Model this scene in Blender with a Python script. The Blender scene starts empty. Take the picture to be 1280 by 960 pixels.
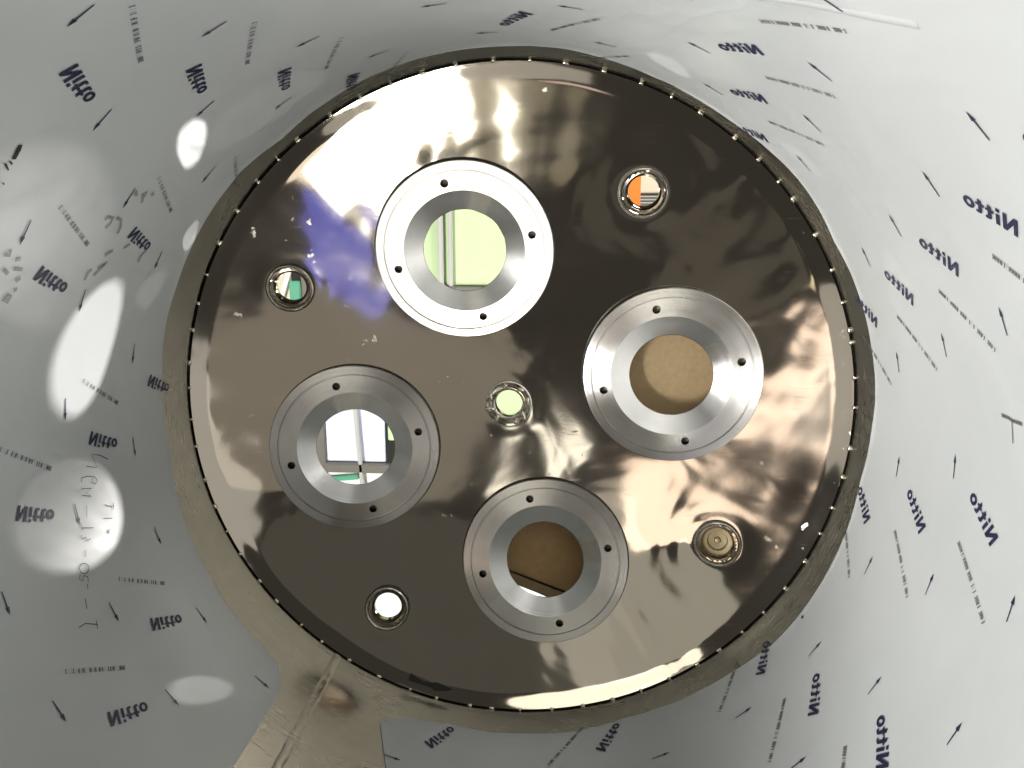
import bpy, bmesh, math, random
from mathutils import Vector, Matrix, noise

# ---------------------------------------------------------------- camera, world, light, exposure
R = 0.20                                   # inside radius of the vessel, metres
AX = Matrix.Rotation(math.radians(90), 4, 'X')   # vessel axis z -> world -Y (the vessel lies on its side)
sc = bpy.context.scene
COL = sc.collection

cam_d = bpy.data.cameras.new('camera')
cam = bpy.data.objects.new('camera', cam_d); COL.objects.link(cam)
cam_d.sensor_fit = 'HORIZONTAL'; cam_d.sensor_width = 36.0
cam_d.lens = 915.0/1280.0*36.0
cam_d.clip_start = 0.005; cam_d.clip_end = 60
cam.matrix_world = AX @ Matrix.Translation((0.16267*R, 0.53498*R, 2.12263*R)) @ \
    Matrix.Rotation(0.074693, 4, 'Y') @ Matrix.Rotation(-0.203916, 4, 'X')
sc.camera = cam

sc.render.engine = 'CYCLES'
sc.render.resolution_x = 1024; sc.render.resolution_y = 768
sc.view_settings.view_transform = 'Standard'; sc.view_settings.look = 'None'
sc.view_settings.exposure = 0.0; sc.view_settings.gamma = 1.0
sc.cycles.max_bounces = 10; sc.cycles.glossy_bounces = 6; sc.cycles.diffuse_bounces = 5
sc.cycles.sample_clamp_indirect = 4.0
sc.cycles.blur_glossy = 0.5
sc.cycles.caustics_refractive = False

w = bpy.data.worlds.new('World'); sc.world = w; w.use_nodes = True
bg = w.node_tree.nodes['Background']
bg.inputs[0].default_value = (1.0, 0.93, 0.80, 1); bg.inputs[1].default_value = 0.055

def lamp(name, kind, loc, target, energy, color=(1, 1, 1), size=0.1, size_y=None, spot=None, blend=0.15, shape='RECTANGLE'):
    """a lamp at loc looking at target, both in vessel coordinates (units of R)"""
    d = bpy.data.lights.new(name, kind); d.energy = energy; d.color = color
    if kind == 'AREA':
        d.shape = shape; d.size = size*R; d.size_y = (size_y or size)*R
    else:
        d.shadow_soft_size = size*R
    if kind == 'SPOT':
        d.spot_size = math.radians(spot); d.spot_blend = blend
    o = bpy.data.objects.new(name, d); COL.objects.link(o)
    l = Vector(loc)*R; t = Vector(target)*R
    q = (t-l).to_track_quat('-Z', 'Y')
    o.matrix_world = AX @ Matrix.Translation(l) @ q.to_matrix().to_4x4()
    return o

# behind the camera: key flood, added wall fill, then added panels mirrored in the plate
lamp('key_fill_lamp', 'AREA', (-2.7, -1.2, 4.8), (0.7, 0.4, 0.5), 31.0, (1, .985, .955), 1.5, 1.2)
lamp('key_fill_lamp', 'AREA', (2.6, -2.9, 4.8), (-.7, .6, 0.6), 7.5, (1, 1, .98), 1.5, 1.2)  # added fill that brightens the left wall
def add_reflection_lamp(x, y, sx, sy, radiance, color, z=16):
    lamp('reflection_panel_lamp', 'AREA', (x, y, z), (x*.02, y*.02, 0), radiance*math.pi*sx*sy*R*R*.785, color, sx, sy, shape='ELLIPSE')  # added coloured lamp, makes a reflection patch on plate and flanges
add_reflection_lamp(-.15, -7.3, 1.0, 2.6, 28.0, (1, .95, .84))
add_reflection_lamp(.45, -7.1, 2.2, 1.5, 1.6, (1, .86, .70), 16.3)
add_reflection_lamp(-1.0, -7.3, 1.6, 1.6, .26, (1, .90, .62))
add_reflection_lamp(.26, -5.5, .9, 1.15, .80, (.17, .19, 1))
add_reflection_lamp(-3.7, -3.9, .9, 1.7, 2.2, (1, .80, .66))
add_reflection_lamp(-2.8, -2.6, 1.1, 1.2, 2.2, (1, .80, .65))
add_reflection_lamp(-2.4, -.9, 3.6, 2.0, .46, (1, .96, .84), 16.3)
add_reflection_lamp(-.3, -.9, 4.6, 2.6, .06, (1, .95, .82), 16.5)
add_reflection_lamp(.8, -3.9, 4.2, 2.8, .26, (1, .90, .76), 16.6)
add_reflection_lamp(-1.4, -2.95, .35, .8, 2.5, (1, .95, .84))
add_reflection_lamp(-2.4, 1.9, 4.2, 2.8, 2.0, (1, .94, .80))
add_reflection_lamp(3.6, -2.9, 3.4, 4.0, .55, (1, .97, .90))
add_reflection_lamp(-.4, -9.6, 4.0, 2.4, .50, (1, .95, .85))
add_reflection_lamp(-6.0, -5.0, 2.6, 4.0, .50, (1, .95, .85))
add_reflection_lamp(-2.4, -6.2, 1.4, 1.0, .05, (1, .90, .72))
add_reflection_lamp(-3.2, -5.2, .7, 1.5, .07, (1, .90, .72))
add_reflection_lamp(-4.1, -5.6, .28, 1.1, 1.3, (1, .88, .58))
add_reflection_lamp(-2.0, -8.0, .6, .5, 1.0, (1, .72, .64))
# lamps outside the end plate: their light falls through the open ports on to the wall
SPOTC = (1, .97, .93)
lamp('bench_lamp', 'SPOT', (4.65, -.58, -7.92), (-.636, -.265, -.11), 120.0, SPOTC, .16, spot=2.5, blend=.22)
lamp('bench_lamp', 'SPOT', (3.42, -1.34, -6.41), (-.416, -.684, -.11), 90.0, SPOTC, .08, spot=3)
lamp('bench_lamp', 'SPOT', (5.60, 2.00, -4.66), (-.15, .48, -.11), 300.0, SPOTC, .10, spot=5)
lamp('bench_lamp', 'SPOT', (-.78, -3.33, -6.0), (-.685, .369, -.11), 90.0, SPOTC, .08, spot=3)
lamp('bench_lamp', 'SPOT', (1.49, -.92, -2.07), (-.15, .48, -.11), 2.6, SPOTC, .05, spot=14)
lamp('bench_lamp', 'SPOT', (.24, -1.69, -2.09), (-.516, -.145, -.11), .9, SPOTC, .05, spot=15)
lamp('bench_lamp', 'SPOT', (-1.77, -.84, -1.82), (-.15, .48, -.11), 2.6, SPOTC, .05, spot=14)
lamp('bench_lamp', 'SPOT', (.34, -.44, -1.75), (.378, .649, -.11), 4.0, SPOTC, .03, spot=7)
lamp('bench_lamp', 'SPOT', (-.98, .45, -1.79), (.378, .649, -.11), 4.0, SPOTC, .03, spot=7)
lamp('bench_lamp', 'SPOT', (.73, .25, -2.5), (-.685, .369, -.11), 4.5, SPOTC, .03, spot=5)
lamp('bench_lamp', 'SPOT', (.62, -.91, -2.5), (-.685, .369, -.11), 4.5, SPOTC, .03, spot=5)
# added lamp that lights the boards and screens seen through the ports
lamp('far_fill_lamp', 'AREA', (1.6, 3.0, -1.2), (-.8, -.4, -3.0), 7.0, (1, .97, .90), 1.2)

# traced pen lines in wall coordinates: (degrees round the wall, height above the plate / R)
HAND = [[(-178.31, 0.4204), (-179.42, 0.4486), (-180.11, 0.4786), (-177.91, 0.4674), (-178.83, 0.5047)], [(-177.0, 0.5302), (-177.54, 0.525), (-177.39, 0.5061), (-176.77, 0.4801), (-176.08, 0.4734), (-175.76, 0.4821), (-176.27, 0.4941), (-176.77, 0.4888)], [(-176.11, 0.5344), (-175.47, 0.4981), (-175.3, 0.5218), (-174.39, 0.5052), (-175.23, 0.5362)], [(-173.58, 0.5288), (-172.05, 0.5375)], [(-170.15, 0.5255), (-170.99, 0.5599)], [(-171.76, 0.5628), (-170.64, 0.5619)], [(-170.17, 0.5714), (-169.65, 0.5727), (-169.58, 0.5594), (-169.01, 0.5572), (-169.04, 0.5457)], [(-167.98, 0.5724), (-167.16, 0.5795)], [(-165.53, 0.5828), (-165.3, 0.5868), (-165.2, 0.5927), (-165.24, 0.5993), (-165.41, 0.6054), (-165.69, 0.6098), (-166.01, 0.6116), (-166.31, 0.6105), (-166.54, 0.6067), (-166.64, 0.601), (-166.61, 0.5943), (-166.43, 0.5881), (-166.16, 0.5835), (-165.83, 0.5816), (-165.53, 0.5828)], [(-164.0, 0.6009), (-164.64, 0.5959), (-165.11, 0.6059), (-164.58, 0.6162), (-165.05, 0.6223), (-165.59, 0.6143)], [(-163.84, 0.6055), (-163.25, 0.6101)], [(-162.36, 0.6291), (-161.07, 0.637)], [(-159.69, 0.682), (-159.6, 0.66), (-158.37, 0.6299)], [(-158.99, 0.628), (-157.94, 0.6354)], [(-172.29, 0.4659), (-171.68, 0.4497), (-171.33, 0.4339)], [(-171.85, 0.4335), (-170.92, 0.4403)], [(-170.53, 0.4801), (-169.88, 0.4524)], [(-168.7, 0.481), (-167.97, 0.4767)], [(-168.67, 0.4707), (-168.35, 0.4832)]]
INKB = [[(137.25, 0.9362), (138.09, 0.9315)], [(137.57, 0.9353), (138.42, 0.9315), (138.96, 0.9302)], [(139.55, 0.9421), (140.25, 0.9267)], [(139.22, 0.936), (139.55, 0.9271)], [(141.7, 0.9229), (141.89, 0.9184)]]
SMUDGE = [[(145.67, 0.5943), (145.21, 0.5875), (145.37, 0.5693), (146.18, 0.5688), (146.85, 0.5767)], [(145.22, 0.5582), (145.6, 0.5365), (146.82, 0.5242), (147.64, 0.5243)], [(142.85, 0.4951), (141.48, 0.513), (141.15, 0.5038), (142.0, 0.4989)], [(141.21, 0.4809), (141.66, 0.4689)], [(141.88, 0.5451), (141.17, 0.5444), (141.97, 0.53)], [(153.7, 0.547), (152.71, 0.5299), (151.82, 0.5152)], [(152.67, 0.5434), (152.07, 0.5228)], [(154.25, 0.5741), (153.24, 0.5702), (152.75, 0.562)], [(150.85, 0.5351), (150.34, 0.5204), (150.22, 0.5116)], [(150.06, 0.8398), (150.3, 0.8244), (149.52, 0.8299)], [(151.83, 0.8283), (152.54, 0.8117)], [(150.78, 0.8068), (150.7, 0.7934)], [(151.9, 0.8026), (152.09, 0.7775)], [(155.87, 0.8035), (155.04, 0.7947), (155.3, 0.786), (156.15, 0.7926)], [(153.52, 0.7861), (153.12, 0.7746)], [(154.65, 0.7831), (154.47, 0.7748)], [(152.13, 0.3891), (151.13, 0.3886), (150.28, 0.3749)], [(149.81, 0.4744), (149.19, 0.4564)]]
TMARK = [[(11.67, 0.733), (11.66, 0.7553), (11.53, 0.7652), (11.6, 0.7879), (11.58, 0.7952)], [(11.49, 0.7651), (9.01, 0.7646)]]

# ---------------------------------------------------------------- materials
def new_mat(name):
    m = bpy.data.materials.new(name); m.use_nodes = True
    nt = m.node_tree
    return m, nt, nt.nodes['Principled BSDF']
def N(nt, typ, **kw):
    n = nt.nodes.new(typ)
    for k, v in kw.items():
        if k in n.inputs: n.inputs[k].default_value = v
        else: setattr(n, k, v)
    return n
def coord(nt, scale=(1, 1, 1)):
    tc = N(nt, 'ShaderNodeTexCoord'); mp = N(nt, 'ShaderNodeMapping')
    mp.inputs['Scale'].default_value = scale
    nt.links.new(tc.outputs['Object'], mp.inputs['Vector'])
    return mp.outputs[0]
def nz(nt, vec, scale, detail=3, rough=.5, dist=0):
    n = N(nt, 'ShaderNodeTexNoise'); n.inputs['Scale'].default_value = scale
    n.inputs['Detail'].default_value = detail; n.inputs['Roughness'].default_value = rough
    n.inputs['Distortion'].default_value = dist
    nt.links.new(vec, n.inputs['Vector']); return n.outputs['Fac']
def rng(nt, val, a, b, c, d):
    n = N(nt, 'ShaderNodeMapRange'); n.inputs[1].default_value = a; n.inputs[2].default_value = b
    n.inputs[3].default_value = c; n.inputs[4].default_value = d
    nt.links.new(val, n.inputs[0]); return n.outputs[0]
def math_(nt, op, a, b):
    n = N(nt, 'ShaderNodeMath'); n.operation = op
    for i, v in enumerate((a, b)):
        if isinstance(v, (int, float)): n.inputs[i].default_value = v
        else: nt.links.new(v, n.inputs[i])
    return n.outputs[0]
def mixc(nt, fac, c1, c2):
    n = N(nt, 'ShaderNodeMix'); n.data_type = 'RGBA'
    if isinstance(fac, (int, float)): n.inputs[0].default_value = fac
    else: nt.links.new(fac, n.inputs[0])
    for i, c in ((6, c1), (7, c2)):
        if isinstance(c, tuple): n.inputs[i].default_value = (*c, 1)
        else: nt.links.new(c, n.inputs[i])
    return n.outputs[2]
def bump(nt, p, h, strength, dist):
    b = N(nt, 'ShaderNodeBump'); b.inputs['Strength'].default_value = strength; b.inputs['Distance'].default_value = dist
    nt.links.new(h, b.inputs['Height']); nt.links.new(b.outputs[0], p.inputs['Normal'])

def m_plain(name, col, rough=.6, metal=0, spec=.5, var=.12, scale=40):
    m, nt, p = new_mat(name)
    v = coord(nt); n = nz(nt, v, scale, 4)
    lo = tuple(c*(1-var) for c in col); hi = tuple(min(1, c*(1+var)) for c in col)
    nt.links.new(mixc(nt, n, lo, hi), p.inputs['Base Color'])
    p.inputs['Roughness'].default_value = rough; p.inputs['Metallic'].default_value = metal
    p.inputs['Specular IOR Level'].default_value = spec
    return m

def m_polished():
    m, nt, p = new_mat('bright_annealed_steel')
    v = coord(nt)
    big = nz(nt, v, 9, 3, .55, .6)
    fine = nz(nt, v, 120, 4, .6)
    spk = math_(nt, 'MULTIPLY', rng(nt, nz(nt, v, 110, 4, .6, .3), .665, .74, 0, 1), rng(nt, nz(nt, v, 7, 2), .52, .64, 0, 1))
    scr = rng(nt, nz(nt, coord(nt, (14, 190, 1)), 3, 5, .7), .60, .72, 0, .35)
    col = mixc(nt, big, (.51, .468, .40), (.62, .58, .515))
    col = mixc(nt, math_(nt, 'MULTIPLY', spk, .5), col, (.72, .70, .66))
    nt.links.new(col, p.inputs['Base Color'])
    p.inputs['Metallic'].default_value = 1
    ro = math_(nt, 'ADD', rng(nt, big, .3, .75, .025, .085), math_(nt, 'MULTIPLY', spk, .35))
    ro = math_(nt, 'ADD', ro, math_(nt, 'MULTIPLY', scr, .12))
    nt.links.new(ro, p.inputs['Roughness'])
    h = math_(nt, 'ADD', nz(nt, v, 16, 2, .5, .8), math_(nt, 'MULTIPLY', fine, .02))
    bump(nt, p, h, .20, .0010)
    return m
def m_turned():
    m, nt, p = new_mat('turned_aluminium')
    tc = N(nt, 'ShaderNodeTexCoord'); sx = N(nt, 'ShaderNodeSeparateXYZ')
    nt.links.new(tc.outputs['Object'], sx.inputs[0])
    rad = math_(nt, 'SQRT', math_(nt, 'ADD', math_(nt, 'MULTIPLY', sx.outputs[0], sx.outputs[0]), math_(nt, 'MULTIPLY', sx.outputs[1], sx.outputs[1])), 0)
    cx = N(nt, 'ShaderNodeCombineXYZ'); nt.links.new(rad, cx.inputs[0]); nt.links.new(sx.outputs[2], cx.inputs[1])
    rings = nz(nt, cx.outputs[0], 900, 3, .6)
    cloud = nz(nt, tc.outputs['Object'], 30, 3)
    nt.links.new(mixc(nt, rings, (.62, .605, .58), (.70, .69, .665)), p.inputs['Base Color'])
    p.inputs['Metallic'].default_value = 1
    nt.links.new(math_(nt, 'ADD', rng(nt, rings, .3, .7, .185, .24), rng(nt, cloud, .3, .7, -.04, .05)), p.inputs['Roughness'])
    p.inputs['Anisotropic'].default_value = .9; p.inputs['Anisotropic Rotation'].default_value = .25
    tg = N(nt, 'ShaderNodeTangent'); tg.direction_type = 'RADIAL'; tg.axis = 'Z'
    nt.links.new(tg.outputs[0], p.inputs['Tangent'])
    bump(nt, p, rings, .10, .0003)
    return m
def m_shell():
    m, nt, p = new_mat('bare_shell_steel')
    v = coord(nt); big = nz(nt, v, 14, 4, .6, .5); br = nz(nt, coord(nt, (30, 30, 600)), 1, 4)
    nt.links.new(mixc(nt, big, (.37, .345, .295), (.56, .53, .46)), p.inputs['Base Color'])
    p.inputs['Metallic'].default_value = 1
    nt.links.new(math_(nt, 'ADD', rng(nt, big, .3, .7, .16, .32), rng(nt, br, .3, .7, -.04, .04)), p.inputs['Roughness'])
    bump(nt, p, math_(nt, 'ADD', big, math_(nt, 'MULTIPLY', br, .03)), .35, .002)
    return m
def m_film():
    m, nt, p = new_mat('protective_film')
    v = coord(nt); a = nz(nt, v, 9, 3, .5, .8); b = nz(nt, v, 45, 4, .55)
    nt.links.new(mixc(nt, a, (.338, .352, .352), (.418, .430, .428)), p.inputs['Base Color'])
    p.inputs['Roughness'].default_value = .30
    p.inputs['Specular IOR Level'].default_value = .75
    cr = nz(nt, coord(nt, (7, 7, 2.2)), 1, 4, .55, .6)
    ridge = rng(nt, math_(nt, 'ABSOLUTE', math_(nt, 'SUBTRACT', cr, .5), 0), 0, .035, 1, 0)
    ridge = math_(nt, 'MULTIPLY', ridge, rng(nt, nz(nt, v, 4, 2), .48, .62, 0, 1))
    h = math_(nt, 'ADD', math_(nt, 'ADD', a, math_(nt, 'MULTIPLY', b, .05)), math_(nt, 'MULTIPLY', ridge, .10))
    bump(nt, p, h, .55, .0030)
    return m
def m_ink(name, col, alpha=1.0):
    m, nt, p = new_mat(name)
    v = coord(nt); n = nz(nt, v, 700, 2)
    nt.links.new(mixc(nt, n, tuple(c*.7 for c in col), tuple(c*1.5 for c in col)), p.inputs['Base Color'])
    p.inputs['Roughness'].default_value = .45; p.inputs['Alpha'].default_value = alpha
    return m

POL, TUR, SHELL, FILM = m_polished(), m_turned(), m_shell(), m_film()
CHROME = m_plain('polished_port_steel', (.62, .58, .50), .09, 1, var=.06)
PORTM = m_plain('dark_polished_port_steel', (.36, .325, .27), .10, 1, var=.1)
WELD = m_plain('weld_metal', (.70, .64, .52), .12, 1, var=.15, scale=300)
DARK = m_plain('dark_gap_shade', (.06, .055, .05), .5, 1)  # flat dark tone painted as the shade in gaps and crevices
HOLE = m_plain('dark_thread_steel', (.10, .095, .085), .35, 1)  # dark base tone for the bolt hole cups
INK = m_ink('navy_print_ink', (.009, .010, .034))
GREY = m_ink('grey_print_ink', (.055, .055, .055), .9)
PEN = m_ink('marker_pen_ink', (.06, .06, .065), .85)
SMUD = m_ink('smudged_ink', (.10, .10, .095), .42)
BLACK = m_ink('black_marks', (.006, .006, .006))

# ---------------------------------------------------------------- mesh helpers
def link(name, me, mat, parent=None, smooth=True, angle=35):
    if mat and not me.materials: me.materials.append(mat)
    if smooth:
        me.polygons.foreach_set('use_smooth', [True]*len(me.polygons))
        if angle: me.set_sharp_from_angle(angle=math.radians(angle))
    o = bpy.data.objects.new(name, me); COL.objects.link(o)
    if parent: o.parent = parent
    return o
def lathe_mesh(name, prof, n=96, closed=False):
    vs = []; fs = []; k = len(prof)
    for i in range(n):
        a = 2*math.pi*i/n; c, s = math.cos(a), math.sin(a)
        vs += [(r*R*c, r*R*s, z*R) for r, z in prof]
    for i in range(n):
        j = (i+1) % n
        for q in range(k if closed else k-1):
            q2 = (q+1) % k
            fs.append((i*k+q, j*k+q, j*k+q2, i*k+q2))
    me = bpy.data.meshes.new(name); me.from_pydata(vs, [], fs); me.update(); return me
def box_mesh(name, sx, sy, sz, bev=0.0):
    bm = bmesh.new(); bmesh.ops.create_cube(bm, size=1)
    bmesh.ops.scale(bm, vec=(sx*R, sy*R, sz*R), verts=bm.verts)
    if bev: bmesh.ops.bevel(bm, geom=bm.edges[:], offset=bev*R, segments=2, affect='EDGES')
    me = bpy.data.meshes.new(name); bm.to_mesh(me); bm.free(); return me
def top(o, label, cat, group=None, kind=None):
    if label: o['label'] = label
    if cat: o['category'] = cat
    if group: o['group'] = group
    if kind: o['kind'] = kind
def interp(tab, t):
    for (a, x), (b, y) in zip(tab, tab[1:]):
        if a <= t <= b: return x+(y-x)*(t-a)/(b-a)
    return tab[0][1] if t < tab[0][0] else tab[-1][1]

# ---------------------------------------------------------------- the vessel
vessel = bpy.data.objects.new('steel_vessel', None); COL.objects.link(vessel); vessel.matrix_world = AX.copy()
top(vessel, 'open cylindrical steel vessel with a polished round end plate full of ports', 'vessel')

LEN = 2.0
shell = link('shell_wall', lathe_mesh('shell_wall', [(1.0, LEN), (1.0, -.05), (1.0, -.06), (1.016, -.06), (1.016, LEN)], 256, True), SHELL, vessel)
link('gap_shadow_ring', lathe_mesh('gap_shadow_ring', [(.9993, -.002), (.9985, -.022), (.970, -.024), (.970, -.05), (.9995, -.05)], 256, True), DARK, vessel)  # dark ring painting the shade between plate and shell
bead = []
for i in range(140):                       # longitudinal weld seam where the film leaves the wall bare
    z = -.0+i*LEN/140
    bead.append(z)
vs = []; fs = []
rnd = random.Random(4)
for i, z in enumerate(bead):
    th0 = math.radians(-124.6); wob = .0015*rnd.uniform(-1, 1)
    for q in range(7):
        u = (q-3)/3
        hgt = .003*(1-u*u)*(1+.25*math.sin(i*2.1))
        th = th0+u*.016+wob; r = 1.0005-hgt
        vs.append((r*R*math.cos(th), r*R*math.sin(th), z*R))
for i in range(len(bead)-1):
    for q in range(6):
        a = i*7+q; fs.append((a, a+1, a+8, a+7))
me = bpy.data.meshes.new('weld_seam'); me.from_pydata(vs, [], fs); me.update()
link('weld_seam', me, SHELL, vessel)

# end plate: dished, wavy thin sheet with a small knuckle at the rim
SAG = .18
FL = [(-.149, .476), (.484, .104), (.103, -.519), (-.513, -.149)]             # large ports
PT = [(.378, .648), (-.682, .369), (.647, -.424), (-.416, -.684)]             # small ports
CT = (-.021, -.010)
def smooth(a, b, x):
    t = max(0, min(1, (x-a)/(b-a))); return t*t*(3-2*t)
def dish(x, y, wavy=True):
    r = math.hypot(x, y)
    z = -SAG*(1-r*r)-.006+.0022*smooth(.945, 1.0, r)
    if wavy:
        p = Vector((x, y, 0))
        wv = noise.noise(p*2.4+Vector((3, 1, 5)))*.0028+noise.noise(p*3.7+Vector((8, 2, 1)))*.0012+noise.noise(p*5.0+Vector((1, 7, 2))+2.2*Vector((noise.noise(p*2.2), noise.noise(p*2.2+Vector((9, 9, 9))), 0)))*.0005
        th = math.atan2(y, x)
        wv += .0005*smooth(.55, .8, r)*noise.noise(Vector((math.cos(th)*9, math.sin(th)*9, 4)))
        for fx, fy in PT+[CT]:
            d = math.hypot(x-fx, y-fy)
            wv -= .0008*math.exp(-((d-.075)/.03)**2)
        z += wv*min(1, (1.04-r)/.10)
    return z
NR, NA = 170, 560
vs = []; fs = []
rs = [.02+(.9945-.02)*i/(NR-1) for i in range(NR)]
for r in rs:
    for j in range(NA):
        a = 2*math.pi*j/NA; x, y = r*math.cos(a), r*math.sin(a)
        vs.append((x*R, y*R, dish(x, y)*R))
cut = [(x, y, .260) for x, y in FL]+[(x, y, .058) for x, y in PT]+[(*CT, .056)]
for i in range(NR-1):
    for j in range(NA):
        j2 = (j+1) % NA
        rm = (rs[i]+rs[i+1])/2; a = 2*math.pi*(j+.5)/NA; x, y = rm*math.cos(a), rm*math.sin(a)
        if any((x-cx)**2+(y-cy)**2 < c*c for cx, cy, c in cut): continue
        fs.append((i*NA+j, (i+1)*NA+j, (i+1)*NA+j2, i*NA+j2))
base = len(vs)                              # turned-down outer lip
for j in range(NA):
    a = 2*math.pi*j/NA; vs.append((.9947*R*math.cos(a), .9947*R*math.sin(a), -.026*R))
for j in range(NA):
    j2 = (j+1) % NA; o = (NR-1)*NA
    fs.append((o+j, base+j, base+j2, o+j2))
me = bpy.data.meshes.new('end_plate'); me.from_pydata(vs, [], fs)
bm = bmesh.new(); bm.from_mesh(me); bmesh.ops.delete(bm, geom=[v for v in bm.verts if not v.link_faces], context='VERTS'); bm.to_mesh(me); bm.free()
plate = link('end_plate', me, POL, vessel, angle=30)
plate['label'] = 'mirror bright dished end plate with smudges and scratches'

# tack welds round the rim
tacks = [-178.0, -173.0, -166.6, -161.3, -156.2, -151.3, -145.0, -140.1, -133.6, -128.6, -122.3, -115.9, -109.5, -104.3, -97.8, -93.7, -88.3, -82.3, -76.4, -70.8, -65.2, -59.5, -53.7, -48.9, -43.5, -38.2, -32.3, -26.3, -20.6, -15.6, -9.9, -4.8, 2.3, 7.3, 13.3, 15.3, 20.1, 25.7, 32.0, 38.7, 42.4, 47.1, 52.2, 58.8, 64.0, 69.2, 75.3, 81.4, 87.0, 92.8, 98.8, 104.2, 109.6, 115.0, 120.7, 127.5, 132.1, 137.2, 143.3, 149.6, 155.6, 160.9, 165.8, 171.7, 176.2]
tm = []
for k in range(4):
    bm = bmesh.new(); bmesh.ops.create_uvsphere(bm, u_segments=10, v_segments=6, radius=1)
    for v in bm.verts:
        n = noise.noise(v.co*1.7+Vector((k*5, 0, 0)))*.25
        v.co = Vector((v.co.x*.0055, v.co.y*(.0062+.0016*k), v.co.z*.0048))*(1+n)*R
    me = bpy.data.meshes.new('tack_weld'); bm.to_mesh(me); bm.free(); me.materials.append(WELD); tm.append(me)
for i, a in enumerate(tacks):
    t = link('tack_weld', tm[i % 4], None, plate, angle=None)
    a = math.radians(a); t.location = (.9968*R*math.cos(a), .9968*R*math.sin(a), .9*(-.006)*R); t.rotation_euler = (0, 0, a)

# large port flanges
def boolean_cut(me, cutters):
    o = bpy.data.objects.new('tmp', me); COL.objects.link(o); cs = []
    for c in cutters:
        co = bpy.data.objects.new('tmpc', c); COL.objects.link(co); cs.append(co)
        md = o.modifiers.new('b', 'BOOLEAN'); md.operation = 'DIFFERENCE'; md.object = co; md.solver = 'EXACT'
    dg = bpy.context.evaluated_depsgraph_get(); dg.update()
    out = bpy.data.meshes.new_from_object(o.evaluated_get(dg))
    for q in [o]+cs: bpy.data.objects.remove(q)
    return out
ring_me = lathe_mesh('flange_shade_ring', [(.2700, -.07), (.2700, -.006), (.2722, -.008), (.2755, -.017), (.2755, -.07)], 144, True); ring_me.materials.append(DARK)  # added dark ring, paints a shade line round the flange base
prof = [(.271, -.11), (.271, -.0035), (.2685, 0), (.2455, 0), (.2440, -.008), (.2415, -.008), (.2400, -.0025), (.1845, -.0025), (.183, -.0035),
        (.1285, -.0195), (.1270, -.0205), (.1270, -.024), (.1300, -.026), (.262, -.058), (.262, -.11)]
fm = lathe_mesh('port_flange', prof, 144, True)
BA = [104.4, 14.2, -75.8, -165.8]
cuts = []
for a in BA:
    bm = bmesh.new(); bmesh.ops.create_cone(bm, cap_ends=True, segments=20, radius1=.0125*R, radius2=.0125*R, depth=.06*R)
    ang = math.radians(a)
    bmesh.ops.translate(bm, verts=bm.verts, vec=(.2105*R*math.cos(ang), .2105*R*math.sin(ang), 0))
    c = bpy.data.meshes.new('c'); bm.to_mesh(c); bm.free(); cuts.append(c)
flange_me = boolean_cut(fm, cuts)
flange_me.name = 'port_flange'; flange_me.materials.clear(); flange_me.materials.append(TUR)
flange_me.polygons.foreach_set('material_index', [0]*len(flange_me.polygons))
thr = lathe_mesh('bolt_hole', [(.0122, -.0016), (.0108, -.005), (.0122, -.008), (.0106, -.011), (.0122, -.014), (.0108, -.018), (.0108, -.029), (.0001, -.0295)], 20)
thr.materials.append(HOLE)
rimm = lathe_mesh('bore_edge', [(.1272, -.0205), (.1258, -.0220), (.1262, -.0240), (.1272, -.0250)], 96, True)
bm = bmesh.new(); bm.from_mesh(rimm)
for v in bm.verts:
    v.co.xy *= 1+.012*noise.noise(v.co*160)
bm.to_mesh(rimm); bm.free(); rimm.materials.append(CHROME)
FLAB = ['port flange glaring pale in the light, greenish light in its bore', 'port flange whose bore is closed by tan board', 'port flange with brown board and a white corner behind its bore', 'port flange with a white room and dark bar behind its bore']
for (x, y), lab in zip(FL, FLAB):
    zc = dish(x, y, False)+(.039 if x > .4 else .028)
    f = link('port_flange', flange_me, None, vessel, angle=25)
    f['label'] = lab
    k = 1.2 if y > .4 else .62 if x > .4 else .85
    n = Vector((-2*SAG*x*k, -2*SAG*y*k, 1)).normalized()
    f.matrix_local = Matrix.Translation((x*R, y*R, zc*R)) @ Vector((0, 0, 1)).rotation_difference(n).to_matrix().to_4x4()
    link('bore_edge', rimm, None, f); link('flange_shade_ring', ring_me, None, f)
    for a in BA:
        ang = math.radians(a)
        h = link('bolt_hole', thr, None, f); h.location = (.2105*R*math.cos(ang), .2105*R*math.sin(ang), 0)

# small ports
pp = [(.074, -.03), (.0735, .003), (.0720, .007), (.0700, .008), (.0670, .006), (.0645, .002), (.0635, -.006), (.0625, -.008), (.0555, -.0085),
      (.0535, -.012), (.0500, -.016), (.0480, -.020), (.0480, -.045), (.062, -.055), (.062, -.03)]
port_me = lathe_mesh('small_port', pp, 64, True); port_me.materials.append(PORTM)
crev_me = lathe_mesh('port_shade_ring', [(.0785, -.012), (.0785, .0030), (.0740, .0034), (.0740, -.012)], 64, True); crev_me.materials.append(DARK)  # added dark ring, paints the crevice shade round a port
lip_me = lathe_mesh('port_lip', [(.0728+.0016*math.cos(t*math.pi/4), .005+.0022*math.sin(t*math.pi/4)) for t in range(8)], 64, True)
bm = bmesh.new(); bm.from_mesh(lip_me)
for v in bm.verts: v.co *= 1+.01*noise.noise(v.co*230)
bm.to_mesh(lip_me); bm.free(); lip_me.materials.append(WELD)
PLAB = ['small port showing an orange board beyond', 'small port with green and black shapes beyond', 'small port closed by a tan plug', 'small port full of white light']
ports = []
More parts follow.
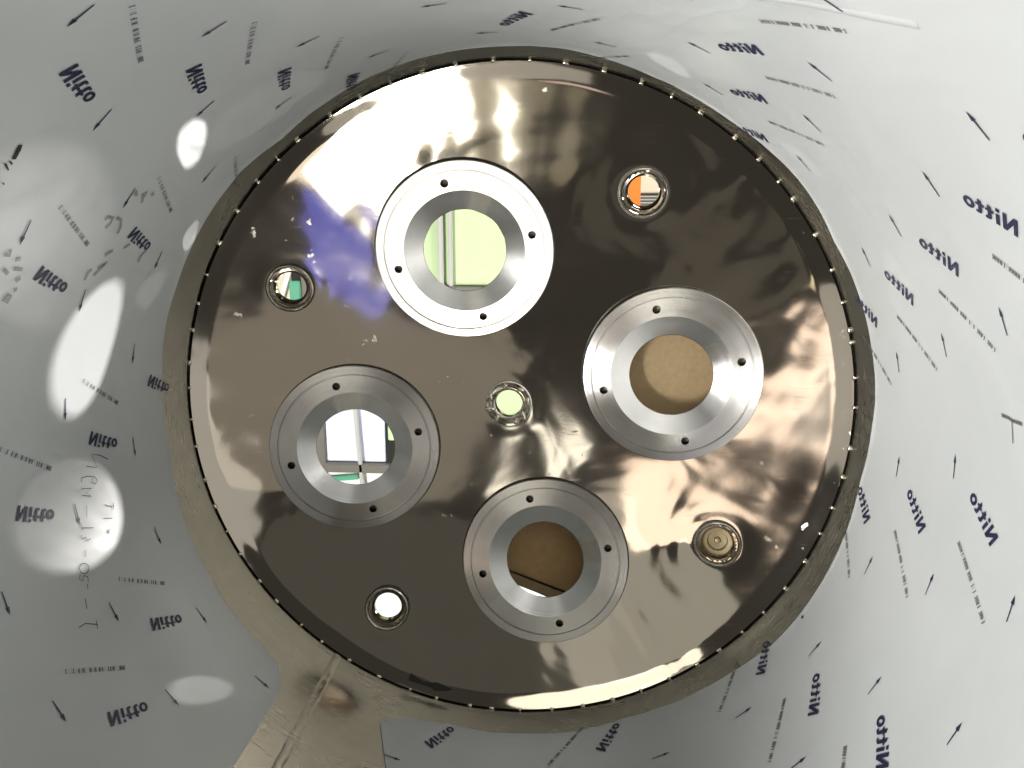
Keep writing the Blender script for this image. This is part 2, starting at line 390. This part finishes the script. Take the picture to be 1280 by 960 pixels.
for (x, y), lab in zip(PT, PLAB):
    p = link('small_port', port_me, None, vessel, angle=30); p['label'] = lab
    n = Vector((-2*SAG*x*.8, -2*SAG*y*.8, 1)).normalized()
    p.matrix_local = Matrix.Translation((x*R, y*R, (dish(x, y, False)+.004)*R)) @ Vector((0, 0, 1)).rotation_difference(n).to_matrix().to_4x4() @ Matrix.Diagonal((.94, .94, 1, 1))
    link('port_lip', lip_me, None, p); link('port_shade_ring', crev_me, None, p); ports.append(p)
plug_m = m_plain('tan_plug', (.30, .235, .13), .35, .3, var=.25, scale=120)
link('plug', lathe_mesh('plug', [(.0478, -.030), (.034, -.031), (.031, -.042), (.012, -.043), (.008, -.034), (.0001, -.033)], 40), plug_m, ports[2])
# centre port: flush ring with a tack-welded collar
cp = link('centre_port', lathe_mesh('centre_port', [(.078, -.020), (.076, .0005), (.072, .0018), (.066, .0005), (.0635, -.004), (.061, -.0045), (.058, -.001), (.0545, -.0015), (.050, -.007), (.045, -.010), (.0435, -.014), (.0435, -.04), (.06, -.045), (.06, -.02)], 64, True), CHROME, vessel, angle=30)
cp.matrix_local = Matrix.Translation((CT[0]*R, CT[1]*R, (dish(*CT, False)+.002)*R))
for k, a in enumerate((100, 158, 196, 232, 290, 8, 50, -38)):
    t = link('tack_weld', tm[k % 4], None, cp, angle=None)
    a = math.radians(a); t.location = (.0625*R*math.cos(a), .0625*R*math.sin(a), .001*R); t.rotation_euler = (0, 0, a+.6*k); t.scale = (1.5, 1.5+.3*(k % 3), 1.4)

# black arrow-shaped mark on the end plate near the rim
pts = [(-.337, -.900), (-.300, -.917), (-.262, -.929), (-.252, -.931), (-.222, -.938), (-.195, -.942)]
wd = [.014, .007, .008, .017, .010, .001]
vs = []
for i, (x, y) in enumerate(pts):
    a = Vector(pts[max(0, i-1)]); b = Vector(pts[min(len(pts)-1, i+1)]); d = (b-a).normalized(); nrm = Vector((-d.y, d.x))
    for s in (-1, 0, 1):
        q = Vector((x, y))+nrm*wd[i]*s*(.8+.35*noise.noise(Vector((i*1.7, s*3, 0)))); vs.append((q.x*R, q.y*R, (dish(q.x, q.y)+.0012)*R))
fs = [(i*3+q, (i+1)*3+q, (i+1)*3+q+1, i*3+q+1) for i in range(len(pts)-1) for q in range(2)]
me = bpy.data.meshes.new('arrow_mark'); me.from_pydata(vs, [], fs)
link('arrow_mark', me, BLACK, plate)

# ---------------------------------------------------------------- protective film on the wall
EDGE = [(-113.5, .19), (-109.5, .138), (-101, .105), (-89, .114), (-79, .117), (-69, .105), (-47, .131), (-39, .15), (-32, .151), (-23, .14), (-8, .116), (-1, .128), (8, .143), (20, .147), (31, .130), (36, .150), (42, .160), (48, .145), (55, .122), (64, .12), (68, .118), (75, .138), (81, .155), (95, .15), (115, .133), (123, .11), (128, .10), (136, .15), (147, .157), (167, .162), (174, .15), (185, .142), (193, .165), (204, .18), (213, .195), (221, .198), (227, .21), (229, .26), (229.8, .32)]
RF = .9975
NT, NZ = 620, 110
vs = []; fs = []
for i in range(NT+1):
    th = -113.5+(229.8+113.5)*i/NT
    e = interp(EDGE, th)+.004*noise.noise(Vector((th*.09, 0, 0)))
    for j in range(NZ+1):
        t = j/NZ; z = e+(LEN-.004-e)*(t**1.25)
        tt = th
        if th < -100: tt = th+min(5.0, max(0, (z-.15)*22))*(1-(th+113.5)/13.5)
        p = Vector((math.cos(math.radians(tt))*3, math.sin(math.radians(tt))*3, z*3))
        r = RF-.0010*abs(noise.noise(p*1.3))-.0035*math.exp(-(t/.012)**2)*(.3+abs(noise.noise(p*2.1)))
        a = math.radians(tt); vs.append((r*R*math.cos(a), r*R*math.sin(a), z*R))
for i in range(NT):
    for j in range(NZ):
        a = i*(NZ+1)+j; b = a+NZ+1
        fs.append((a, a+1, b+1, b))
me = bpy.data.meshes.new('protective_film'); me.from_pydata(vs, [], fs); me.update()
film = link('protective_film', me, FILM, angle=None); film.matrix_world = AX.copy()
top(film, 'pale grey protective film with printed words, arrows and codes lining the vessel wall', 'protective film')

RP = .9953
def wall_mesh(name, polys, mat):
    """polys: lists of (u, v) with u round the wall (radians, towards larger angle) and v along the axis, units of R"""
    vs = []; fs = []
    for poly in polys:
        k = len(vs)
        vs += [(RP*R*math.cos(u), RP*R*math.sin(u), v*R) for u, v in poly]
        fs.append(tuple(range(k, k+len(poly))))
    me = bpy.data.meshes.new(name); me.from_pydata(vs, [], fs); me.update(); me.materials.append(mat); return me
def frame(du, dv):
    l = math.hypot(du, dv); e1 = (du/l, dv/l); e2 = (-e1[1], e1[0])       # e2: left of e1 = towards larger angle
    return lambda x, y: (x*e1[0]+y*e2[0], x*e1[1]+y*e2[1])
def word_mesh(name, du, dv, length):
    N_ = [(0, 0), (0, 1), (.22, 1), (.56, .40), (.56, 1), (.77, 1), (.77, 0), (.55, 0), (.21, .60), (.21, 0)]
    i1 = [(0, 0), (0, .66), (.21, .66), (.21, 0)]; i2 = [(0, .79), (0, .99), (.21, .99), (.21, .79)]
    t_ = [(.12, .16), (.16, .05), (.27, 0), (.45, 0), (.45, .17), (.36, .17), (.33, .21), (.33, .50), (.46, .50), (.46, .66), (.33, .66), (.33, .92), (.12, .84), (.12, .66), (0, .66), (0, .50), (.12, .50)]
    polys = []
    for g, x in ((N_, 0), (i1, .93), (i2, .93), (t_, 1.24), (t_, 1.76)): polys.append([(px+x, py) for px, py in g])
    for k in range(18):
        a, b = 2*math.pi*k/18, 2*math.pi*(k+1)/18
        e = lambda t, rx, ry: (2.60+rx*math.cos(t), .33+ry*math.sin(t))
        polys.append([e(a, .32, .35), e(b, .32, .35), e(b, .12, .17), e(a, .12, .17)])
    F = frame(du, dv); sc_ = length/2.92
    return wall_mesh(name, [[F((x-1.46)*sc_, (y-.5)*sc_*.86) for x, y in p] for p in polys], INK)
W_L = word_mesh('printed_word', .050, -.101, .113)
W_R = word_mesh('printed_word', .066, -.096, .117)
arrow_me = wall_mesh('printed_arrow', [[(-.0271, -.0013), (-.0271, .0013), (.010, .0019), (.010, -.0019)], [(.009, -.0052), (.009, .0052), (.0271, 0)]], INK)
def code_mesh(du, dv, length, seed):
    F = frame(du, dv); rnd = random.Random(seed); polys = []; x = -length/2
    n = 0
    while x < length/2:
        cw = .0052; hgt = .0105; n += 1
        if n in (5, 9, 12, 15): x += .0055
        kind = rnd.randrange(5); b = .0021
        def rect(x0, y0, x1, y1): polys.append([F(x0, y0), F(x1, y0), F(x1, y1), F(x0, y1)])
        y0 = -hgt/2
        if kind in (0, 1, 3): rect(x, y0, x+b, y0+hgt)
        if kind in (0, 2, 3): rect(x+cw-b, y0, x+cw, y0+hgt)
        if kind in (1, 2, 4): rect(x+b, y0, x+cw-b, y0+b); rect(x+b, y0+hgt-b, x+cw-b, y0+hgt)
        if kind in (3, 4): rect(x+b, -b/2, x+cw-b, b/2)
        if kind == 2: rect(x, -b/2, x+cw-b, b/2)
        x += cw+.0016
    return wall_mesh('printed_code', polys, GREY)
C_L = code_mesh(.090, -.143, .168, 3)
C_R = code_mesh(.106, -.151, .184, 8)
ZS = [(-113, 1.0), (-28, 1.0), (-13, .99), (2, .978), (18, .961), (33, .937), (49, .912), (65, .890), (82, .888), (97, .915), (112, .937), (127, .953), (142, .965), (157, .977), (172, .986), (202, .993), (230, 1.0)]
def stamp(name, me, th, z):
    z *= interp(ZS, th)
    if z < interp(EDGE, th)+.012 or z > 1.9: return
    o = bpy.data.objects.new(name, me); COL.objects.link(o); o.parent = film
    o.location = (0, 0, z*R); o.rotation_euler = (0, 0, math.radians(th))
ROWS = range(-1, 6)
for k in ROWS:
    for lst, sh, lo, hi, wm, cm, dc in (([88.8, 118.9, 148.8, 178.9, 208.3, 238], 5.3, 100, 228, W_L, C_L, -7.4),
                                        ([119, 88, 56.6, 24.9, -6, -36.7, -66.9, -96.7, -127], 4.9, -107, 100, W_R, C_R, -7.7)):
        for t in lst:
            a = t+sh*k
            if lo < a < hi-2: stamp('printed_word', wm, a, .434+.263*k)
            if lo < a+dc < hi-3: stamp('printed_code', cm, a+dc, .438+.263*k)
    for t in [91.9, 107.2, 122.3, 137.2, 152.1, 167, 181.8, 196.6, 211.5, 226.3]:
        a = t+5.15*k
        if 100 < a < 228: stamp('printed_arrow', arrow_me, a, .309+.263*k)
    for t in [-123.7, -108.7, -93.7, -78.6, -63.6, -48.5, -33.3, -17.8, -2.2, 13.1, 28.7, 44.3, 60.2, 76, 92, 108]:
        a = t+4.8*k
        if -110 < a < 100: stamp('printed_arrow', arrow_me, a, .309+.263*k)

# pen writing and smudges on the film
def strokes(name, lst, width, mat, zoff=0.0):
    vs = []; fs = []
    for st in lst:
        pts = [Vector((math.radians(t), z)) for t, z in st]
        k = len(vs)
        for i, p in enumerate(pts):
            d = (pts[min(len(pts)-1, i+1)]-pts[max(0, i-1)]).normalized(); nn = Vector((-d.y, d.x))
            wd = width*(.8+.4*abs(noise.noise(Vector((i*1.3, p.y*40, p.x*40)))))
            for s in (-.5, .5):
                q = p+nn*wd*s; r = RP-zoff
                vs.append((r*R*math.cos(q.x), r*R*math.sin(q.x), q.y*R))
        fs += [(k+2*i, k+2*i+1, k+2*i+3, k+2*i+2) for i in range(len(pts)-1)]
    me = bpy.data.meshes.new(name); me.from_pydata(vs, [], fs); me.update()
    link(name, me, mat, film, smooth=False)
for st in HAND: strokes('pen_stroke', [st], .0026, PEN, .0003)
for i, st in enumerate(INKB): strokes('ink_blot', [st], .010 if i < 2 else .0035, BLACK, .0003+.0001*i)
for i, st in enumerate(SMUDGE): strokes('ink_smudge', [st], .0105, SMUD, .0003+.00003*i)
strokes('pen_mark', TMARK[:1], .007, PEN, .0003)
strokes('pen_mark', TMARK[1:], .0028, PEN, .0006)
dt = [(math.radians(-32.3+.28*math.cos(t)), .169+.0055*math.sin(t)) for t in [i*math.pi/5 for i in range(10)]]
link('ink_dot', wall_mesh('ink_dot', [dt], BLACK), None, film, smooth=False)
# raised fold in the film
fold = [(66, .81), (63.7, .858), (60.5, .922), (57.9, .969), (55.4, 1.019), (52.7, 1.08)]
vs = []; fs = []; NF = 60
for i in range(NF+1):
    t = i/NF*(len(fold)-1); k = min(int(t), len(fold)-2); f = t-k
    th = math.radians(fold[k][0]+(fold[k+1][0]-fold[k][0])*f); z = fold[k][1]+(fold[k+1][1]-fold[k][1])*f
    for q in range(7):
        u = (q-3)/3; r = RF-.0001-.0012*(1-u*u)
        vs.append((r*R*math.cos(th+u*.008), r*R*math.sin(th+u*.008), (z+u*.004)*R))
for i in range(NF):
    for q in range(6):
        a = i*7+q; fs.append((a, a+7, a+8, a+1))
me = bpy.data.meshes.new('film_fold'); me.from_pydata(vs, [], fs); me.update()
link('film_fold', me, FILM, film, angle=None)

# ---------------------------------------------------------------- what stands behind the end plate
def slab(name, x0, x1, y0, y1, z, t, mat, parent=None, rot=0, bev=.006):
    o = link(name, box_mesh(name, x1-x0, y1-y0, t, bev), mat, parent)
    L = Matrix.Translation(((x0+x1)/2*R, (y0+y1)/2*R, z*R)) @ Matrix.Rotation(rot, 4, 'Z')
    if parent: o.matrix_local = L
    else: o.matrix_world = AX @ L
    return o
kraft = m_plain('kraft_board', (.31, .222, .115), .75, var=.22, scale=330)
kraft2 = m_plain('brown_board', (.42, .265, .12), .7, var=.2, scale=220)
o = slab('kraft_board', .28, .72, -.14, .30, -.245, .02, kraft); top(o, 'tan kraft board closing the bore of a port flange', 'board')
o = slab('brown_board', -.12, .46, -.73, -.34, -.255, .02, kraft2, rot=-.42)
slab('flap', -.29, .29, -.188, -.145, .016, .012, kraft, o, rot=.06)
top(o, 'brown board with a slanting lower edge behind a port flange', 'board')
white = m_plain('white_paint', (.80, .79, .76), .6, var=.03)
o = slab('white_card', -.45, .5, -2.1, -1.0, -2.3, .02, white); top(o, 'white card beneath the slanting brown board behind a port', 'card')
greenw = m_plain('pale_green_screen', (.50, .64, .35), .6, var=.05)
post = m_plain('grey_post', (.40, .40, .37), .5, var=.05)
bar = m_plain('dark_bar', (.10, .09, .07), .5, var=.1)
scr = bpy.data.objects.new('green_screen', None); COL.objects.link(scr); scr.matrix_world = AX.copy()
top(scr, 'pale green screen with a grey post and dark rail beyond the glaring flange', 'screen')
slab('sheet', -1.15, .30, .17, 1.2, -3.0, .03, greenw, scr)
slab('sheet', -1.15, .30, -.98, .10, -3.06, .03, greenw, scr)
slab('post', -.725, -.69, -.05, 1.2, -2.95, .04, post, scr)
slab('post', -.655, -.625, -.05, 1.2, -2.95, .04, post, scr)
slab('rail', -1.15, .30, .135, .17, -2.93, .05, bar, scr)
bluew = m_plain('cool_white_panel', (.66, .70, .88), .6, var=.04)
wp = bpy.data.objects.new('cool_white_screen', None); COL.objects.link(wp); wp.matrix_world = AX.copy()
top(wp, 'cool white panel with a thin post, dark bar and green strip beyond a flange', 'screen')
slab('sheet', -1.60, -1.16, -1.13, -.55, -3.0, .03, bluew, wp)
slab('edge_board', -1.86, -1.60, -1.5, -.55, -2.98, .04, bar, wp)
slab('post', -1.355, -1.325, -1.5, -.55, -2.94, .03, post, wp, rot=.05)
slab('bar', -1.60, -1.0, -1.20, -1.13, -2.95, .05, bar, wp)
slab('lower_sheet', -1.60, -1.0, -1.60, -1.20, -3.0, .03, white, wp)
grn = m_plain('green_strip', (.05, .30, .17), .5)
slab('strip', -1.60, -1.36, -1.27, -1.23, -2.96, .03, grn, wp, rot=.10)
org = m_plain('orange_board', (.85, .24, .03), .55, var=.04)
o = slab('orange_board', .3, .635, .55, 1.1, -2.9, .03, org); top(o, 'orange board seen through a small port', 'board')
cream = m_plain('cream_cabinet', (.72, .62, .48), .6, var=.05)
cb = bpy.data.objects.new('cream_cabinet', None); COL.objects.link(cb); cb.matrix_world = AX.copy()
top(cb, 'cream cabinet with grey louvres beside the orange board beyond a small port', 'cabinet')
slab('front', .50, 1.1, .45, 1.25, -3.05, .05, cream, cb)
for q in range(4): slab('louvre', .64, .77, .725+q*.02, .738+q*.02, -3.01, .03, post if q < 3 else bar, cb, bev=.002)
o = slab('tan_panel', -2.1, -1.80, -.2, .6, -3.0, .03, cream); top(o, 'tan panel beside a green and black shape beyond a small port', 'panel')
o = slab('white_lath', -1.825, -1.795, -.1, .5, -2.94, .03, white, rot=-.35); top(o, 'leaning white lath beyond a small port', 'lath')
o = slab('green_board', -1.80, -1.72, -.1, .20, -2.97, .03, grn); top(o, 'green board beyond a small port', 'board')
o = slab('black_board', -1.72, -1.55, .02, .5, -2.99, .03, bar); top(o, 'black board beyond a small port', 'board')
o = slab('white_board', -1.6, -.7, -2.7, -1.8, -2.9, .03, white); top(o, 'bright white board beyond a small port', 'board')
